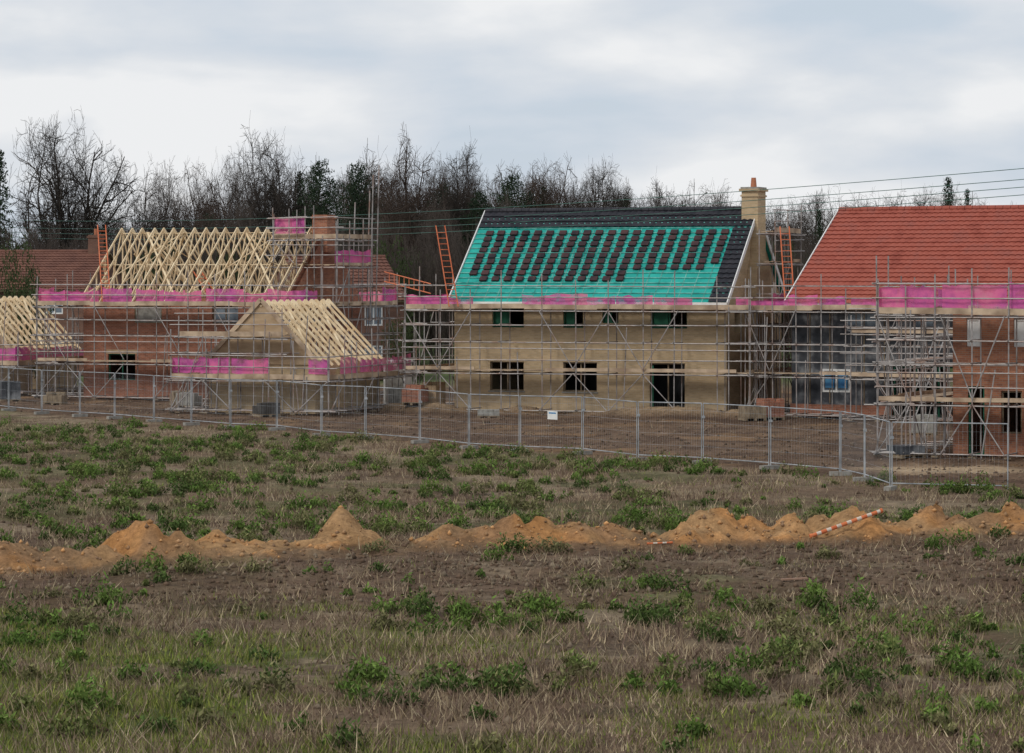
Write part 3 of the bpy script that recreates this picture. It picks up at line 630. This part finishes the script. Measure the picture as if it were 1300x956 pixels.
for (px,D,k,h) in ((508,150,'conc',.9),(527,148,'red',.8),(548,149,'osb',1.1),(338,143,'inside',.5),(620,143,'conc',.25),(955,139,'wood',.5),(978,140,'red',.8),(1150,111,'black',.3),(1172,126,'conc',.7),(12,160,'black',.9),(70,158,'wood',.5),(240,153,'conc',.6),(230,155,'wood',.6)):
    pallet('brick_pallet',(px-650)/4000*D,D,random.uniform(-.5,.5),k,h)
mb=MB(); mb.box(-.55,.55,-.55,.55,.05,2.1,'white'); mb.box(-.45,.45,-.57,-.552,.15,1.95,'conc'); mb.box(-.6,.6,-.6,.6,2.1,2.2,'white'); mb.box(.3,.36,-.6,-.572,1.0,1.1,'pole')
o=mb.build('portable_toilet'); o.location=(-5.6,154.5,0); o.rotation_euler=(0,0,-.3)

# ------------------------------------------------------------------ power lines
wires=empty('overhead_power_line',(0,0,0),0)
A0=Vector((23.5,97,0)); B0=Vector((-49,264,0)); 
for i,(za,zb) in enumerate(((10.35,11.3),(10.0,10.7),(9.75,10.3),(9.5,9.9))):
    cu=bpy.data.curves.new('cable','CURVE'); cu.dimensions='3D'; cu.bevel_depth=.014; cu.bevel_resolution=1; sp_=cu.splines.new('POLY'); sp_.points.add(40)
    for t in range(41):
        s=t/40; p=A0.lerp(B0,s); z=za+(zb-za)*s-1.15*4*s*(1-s); sp_.points[t].co=(p.x+i*.12,p.y,z,1)
    cu.materials.append(M['wire']); addobj('cable',cu,wires)
mb=MB()
for p in (A0,B0):
    mb.tube((p.x+.2,p.y,0),(p.x+.2,p.y,12),.16,'wood',10,.11); mb.beam((p.x-.8,p.y,11.2),(p.x+1.2,p.y,11.2),.12,.12,'wood')
mb.build('poles',wires)

# ------------------------------------------------------------------ trees
def segmesh(segs):
    S=np.array([[*a,*b,ra,rb] for (a,b,ra,rb) in segs]); p=S[:,:3];q=S[:,3:6]; d=q-p; d/=np.linalg.norm(d,axis=1)[:,None]+1e-9
    ref=np.where(np.abs(d[:,2:3])<.9,np.array([[0,0,1.]]),np.array([[1.,0,0]])); a=np.cross(d,ref); a/=np.linalg.norm(a,axis=1)[:,None]; b=np.cross(d,a)
    V=[]
    for (o,r) in ((p,S[:,6]),(q,S[:,7])):
        for t in range(3):
            an=2*math.pi*t/3; V.append(o+(a*math.cos(an)+b*math.sin(an))*r[:,None])
    V=np.stack(V,1).reshape(-1,3); k=np.arange(len(S))[:,None,None]*6; F=(k+np.array([(0,1,4,3),(1,2,5,4),(2,0,3,5)])[None]).reshape(-1,4)
    return V,F
def gen(seed,H=18,tf=.28,rx=.42,nl=8,up=.03):
    """spreading bare crown: limbs fork from a short trunk and are kept inside an uneven rounded envelope"""
    R=random.Random(seed); segs=[]; ph=[R.uniform(0,6.28) for _ in range(4)]
    def rv(s): return Vector((R.gauss(0,s),R.gauss(0,s),R.gauss(0,s)))
    zc=.58*H; rz=.42*H; rxx=rx*H
    def inside(q):
        az=math.atan2(q.y,q.x); el=math.atan2(q.z-zc,math.hypot(q.x,q.y)+.01)
        lump=1+.13*math.sin(3*az+ph[0]+2*el)+.09*math.sin(5*az+ph[1])+.08*math.sin(7*el+ph[2]+az)
        return (q.x*q.x+q.y*q.y)/(rxx*rxx)+((q.z-zc)/rz)**2<lump*lump
    ns=[0,7,5,3,2]; wander=[0,.15,.22,.28,.3]; rat=[0,.48,.5,.5]; cnt=[0,(2,3),(2,2),(2,2)]
    def br(p,d,Ln,r,lev):
        n=ns[lev]; sg=Ln/n
        for i in range(n):
            d=(d+rv(wander[lev])+Vector((0,0,up if lev<3 else .03))).normalized(); q=p+d*sg
            if lev>=1 and not inside(q) and not(lev==1 and i<2): return
            ra=r*(1-.8*i/n); rb=r*(1-.8*(i+1)/n); segs.append((p,q,max(ra,.015),max(rb,.012)))
            if lev<4 and not(lev==1 and i==0):
                for c in range(R.randint(*cnt[lev])):
                    ax=d.orthogonal().normalized(); ax.rotate(Matrix.Rotation(R.uniform(0,6.283),3,d)); an=R.uniform(.5,1.1)
                    nd=(d*math.cos(an)+ax*math.sin(an)).normalized()
                    br(p.lerp(q,R.random()),nd,Ln*rat[lev]*R.uniform(.75,1.2)*(1.1-.35*i/n),rb*R.uniform(.45,.7)+.006,lev+1)
            p=q
    p=Vector((0,0,0)); d=Vector((R.gauss(0,.04),R.gauss(0,.04),1)).normalized(); tr=H*.026
    for i in range(4):
        q=p+d*H*tf/4; segs.append((p,q,tr*(1-.07*i),tr*(1-.07*(i+1)))); p=q; d=(d+rv(.04)).normalized()
    fork=p; sp_=min(1.25,rx/.40)
    for i in range(nl):
        az=6.283*i/nl+R.uniform(-.4,.4); an=(R.uniform(.05,.35) if i%3==0 else R.uniform(.45,1.0))*sp_
        nd=Vector((math.sin(an)*math.cos(az),math.sin(an)*math.sin(az),math.cos(an)))
        br(fork-Vector((0,0,R.uniform(0,.06)*H)),nd,H*(1-tf)*R.uniform(.95,1.08),tr*R.uniform(.42,.62),1)
    for i in range(3):
        az=R.uniform(0,6.283); an=R.uniform(.9,1.3)*min(1,sp_); nd=Vector((math.sin(an)*math.cos(az),math.sin(an)*math.sin(az),math.cos(an)))
        br(Vector((0,0,H*tf*R.uniform(.7,.95))),nd,H*.4,tr*.3,1)
    return segs
def norm(V):
    mn=np.percentile(V,.2,axis=0);mx=np.percentile(V,99.9,axis=0); V=V.copy(); w=max(mx[0]-mn[0],mx[1]-mn[1])
    V[:,:2]/=w; V[:,2]/=mx[2]; return V
TM=[]
for i in range(7):
    V,F=segmesh(gen(400+i,18,[.20,.27,.24,.3,.22,.28,.2][i],[.44,.30,.38,.27,.42,.34,.40][i],[9,7,8,6,9,7,8][i])); print('tree',len(F))
    TM.append(mkmesh('bare_tree',norm(V),F,None,M[('bark','bark2','bark','bark2','bark3','bark2','bark3')[i]]))
def leafcloud(cl,k,s):
    out=[]
    for (c,r) in cl:
        n=int(k*r[0]*r[2]); u=rng.normal(size=(n,3)); u/=np.linalg.norm(u,axis=1)[:,None]; u*=rng.random((n,1))**.35; o=np.array(c)+u*np.array(r)
        d=rng.normal(size=(n,3)); d/=np.linalg.norm(d,axis=1)[:,None]; e=np.cross(d,rng.normal(size=(n,3))); e/=np.linalg.norm(e,axis=1)[:,None]; q=np.empty((n,4,3))
        ss=s*rng.uniform(.5,1.3,(n,1)); q[:,0]=o-d*ss; q[:,1]=o+e*ss*.5; q[:,2]=o+d*ss; q[:,3]=o-e*ss*.5; out.append(q.reshape(-1,3))
    V=np.concatenate(out); return V,np.arange(len(V)).reshape(-1,4)
def conifer(seed,H=16,wd=6,style=0):
    R=random.Random(seed); cl=[]; segs=[(Vector((0,0,0)),Vector((0,0,H*.97)),.25,.04)]
    n=110
    for i in range(n):
        t=i/n
        if style==0: z=H*(.10+.88*t); w=wd/2*((1-t)**.75+.05)*R.uniform(.75,1.1)
        else: z=H*(.22+.72*t); w=wd/2*math.sqrt(max(.08,1-(2*t-.8)**2*.75))*R.uniform(.6,1.05)
        a=i*2.4+R.uniform(-.5,.5); L=w; p=Vector((math.cos(a)*L,math.sin(a)*L,z-(.22*L if style==0 else -.15*L))); segs.append((Vector((0,0,z)),p,.05,.02))
        for s in (.4,.7,.97): c=Vector((0,0,z)).lerp(p,s); rr=(.38+.10*L)*R.uniform(.6,1.15); cl.append(((c.x,c.y,c.z),(rr*1.2,rr*1.2,rr*.5)))
    V,F=leafcloud(cl,120,.13); V2,F2=segmesh(segs)
    sc=np.array([1/wd,1/wd,1/H]); me=mkmesh('conifer',np.concatenate([V,V2])*sc,np.concatenate([F,F2+len(V)]),None,M['conifer']); return me
CM=[conifer(1),conifer(2,15,9,1),conifer(3,15,5.5,0),conifer(4,14,9,1)]
def place(name,me,px,D,wpx,ytop,parent=None,rz=None):
    X=(px-650)/4000*D; h=CH+(350-ytop)/4000*D; w=wpx/4000*D; o=addobj(name,me,parent); o.location=(X,D,-.2); o.scale=(w,w,h+.2); o.rotation_euler=(0,0,random.uniform(0,6.28) if rz is None else rz); return o
T=[(88,262,160,150,0,'bare_oak_tree'),(200,265,90,203,4,'bare_tree'),(250,270,75,208,1,'bare_tree'),(337,255,120,168,2,'bare_tree'),(298,275,80,195,6,'bare_tree'),(522,250,115,168,5,'bare_tree'),(470,262,90,192,3,'bare_tree'),(587,258,105,186,2,'bare_tree'),(700,262,95,203,1,'bare_tree'),(760,262,105,206,0,'bare_tree'),(840,270,90,231,2,'bare_tree'),(895,268,95,234,6,'bare_tree')]
for (px,D,w,yt,k,nm) in T: place(nm,TM[k],px,D,w,yt)
for (px,D,w,yt,k) in ((0,225,66,185,0),(-30,230,80,150,2),(405,250,74,190,1),(455,255,72,194,3),(380,256,50,212,2),(650,250,76,209,1),(1204,300,50,220,2),(1228,300,40,236,0),(610,255,60,232,3),(560,262,60,222,1),(690,262,44,232,0),(792,266,50,240,3),(1100,300,46,256,1),(1040,300,36,262,2),(265,262,40,262,3),(1290,300,50,255,1)): place('pine_tree',CM[k],px,D,w,yt)
wl=empty('woodland',(0,0,0),0); R=random.Random(77)
def topy(px): return np.interp(px,[-200,0,130,280,420,560,640,760,820,960,1060,1160,1200,1300,1500],[255,264,264,230,208,206,214,220,238,246,248,238,242,250,250])
px=-180
while px<1480:
    place('tree',TM[R.randrange(7)],px,R.uniform(285,330),R.uniform(60,105),float(topy(px))+R.uniform(-8,14),wl)
    px+=R.uniform(20,34) if 270<px<940 else (R.uniform(22,36) if px>=940 else R.uniform(40,66))
px=-150
while px<1450:
    place('tree',TM[R.randrange(7)],px,R.uniform(235,280),R.uniform(55,95),float(topy(px))+R.uniform(22,55),wl); px+=R.uniform(32,52)
def bush(seed):
    R=random.Random(seed); segs=[]
    for i in range(50):
        p=Vector((R.uniform(-2,2),R.uniform(-2,2),0)); d=Vector((R.gauss(0,.25),R.gauss(0,.25),1)).normalized(); Ln=R.uniform(3,6)
        for s in range(4):
            q=p+d*Ln/4; segs.append((p,q,.04,.03)); 
            for c in range(5):
                e=(d+Vector((R.gauss(0,.6),R.gauss(0,.6),R.uniform(-.1,.5)))).normalized(); q2=q+e*R.uniform(.5,1.4); segs.append((q,q2,.02,.01))
                for z in range(3): e2=(e+Vector((R.gauss(0,.6),R.gauss(0,.6),R.uniform(0,.4)))).normalized(); a=q.lerp(q2,R.random()); segs.append((a,a+e2*R.uniform(.3,.8),.013,.009))
            p=q; d=(d+Vector((R.gauss(0,.15),R.gauss(0,.15),.05))).normalized()
    V,F=segmesh(segs); return mkmesh('thicket',norm(V),F,None,M['bark3'])
BM=[bush(1),bush(2)]
ev=leafcloud([((R.uniform(-.4,.4),R.uniform(-.4,.4),R.uniform(.15,.85)),(.16,.16,.13)) for i in range(36)],4200,.02); EM=mkmesh('evergreen_shrub',ev[0],ev[1],None,M['ivy'])
th=empty('hedgerow',(0,0,0),0); px=-160
while px<1470:
    place('shrub',BM[R.randrange(2)],px,R.uniform(212,245),R.uniform(60,95),(284 if 260<px<950 else 292)+R.uniform(-14,14),th)
    if R.random()<.5: place('shrub',EM,px+10,R.uniform(208,240),R.uniform(40,70),R.uniform(285,318),th)
    px+=R.uniform(22,36)
for (px,D,w,yt) in ((35,176,70,335),(25,190,60,300),(515,176,50,395),(498,180,30,400)): place('evergreen_shrub',EM,px,D,w,yt)

# ------------------------------------------------------------------ world / light / camera
w=bpy.data.worlds.new('World'); scene.world=w; w.use_nodes=True; nt=w.node_tree; nt.nodes.clear(); Lk=nt.links.new
out=N(nt,'ShaderNodeOutputWorld'); sky=N(nt,'ShaderNodeTexSky'); sky.sky_type='NISHITA'; sky.sun_disc=False; sky.sun_elevation=math.radians(40); sky.sun_rotation=math.radians(230)
b1=N(nt,'ShaderNodeBackground'); b1.inputs[1].default_value=.1; Lk(sky.outputs[0],b1.inputs[0])
tc=N(nt,'ShaderNodeTexCoord'); mp=N(nt,'ShaderNodeMapping'); mp.inputs['Scale'].default_value=(11,11,34); mp.inputs['Location'].default_value=(4.6,0,2.9)
no=N(nt,'ShaderNodeTexNoise'); no.inputs['Scale'].default_value=1.0; no.inputs['Detail'].default_value=8; no.inputs['Roughness'].default_value=.47; no.inputs['Distortion'].default_value=.15
Lk(tc.outputs['Generated'],mp.inputs[0]); Lk(mp.outputs[0],no.inputs['Vector'])
r=ramp(nt,[(.34,(.58,.655,.75)),(.44,(.655,.705,.77)),(.53,(.74,.77,.81)),(.62,(.86,.87,.885))]); Lk(no.outputs['Fac'],r.inputs[0])
b2=N(nt,'ShaderNodeBackground'); b2.inputs[1].default_value=1.0; Lk(r.outputs[0],b2.inputs[0])
mx=N(nt,'ShaderNodeMixShader'); r3=ramp(nt,[(.2,(.8,)*3),(.42,(.98,)*3)]); Lk(no.outputs['Fac'],r3.inputs[0]); Lk(r3.outputs[0],mx.inputs[0]); Lk(b1.outputs[0],mx.inputs[1]); Lk(b2.outputs[0],mx.inputs[2]); Lk(mx.outputs[0],out.inputs[0])
sun=bpy.data.lights.new('sun','SUN'); sun.energy=1.5; sun.angle=math.radians(14); sun.color=(1,.94,.85); so_=addobj('sun',sun); so_.rotation_euler=Vector((-.6,-.5,.72)).to_track_quat('Z','Y').to_euler()
cam=bpy.data.cameras.new('camera'); cam.sensor_width=36; cam.lens=36*4000/1300; cam.shift_y=-128/1300; cam.clip_start=1; cam.clip_end=9000
co=addobj('camera',cam); co.location=(0,0,CH); co.rotation_euler=(math.radians(90),0,0); scene.camera=co
scene.view_settings.view_transform='Standard'; scene.view_settings.look='None'; scene.view_settings.exposure=0
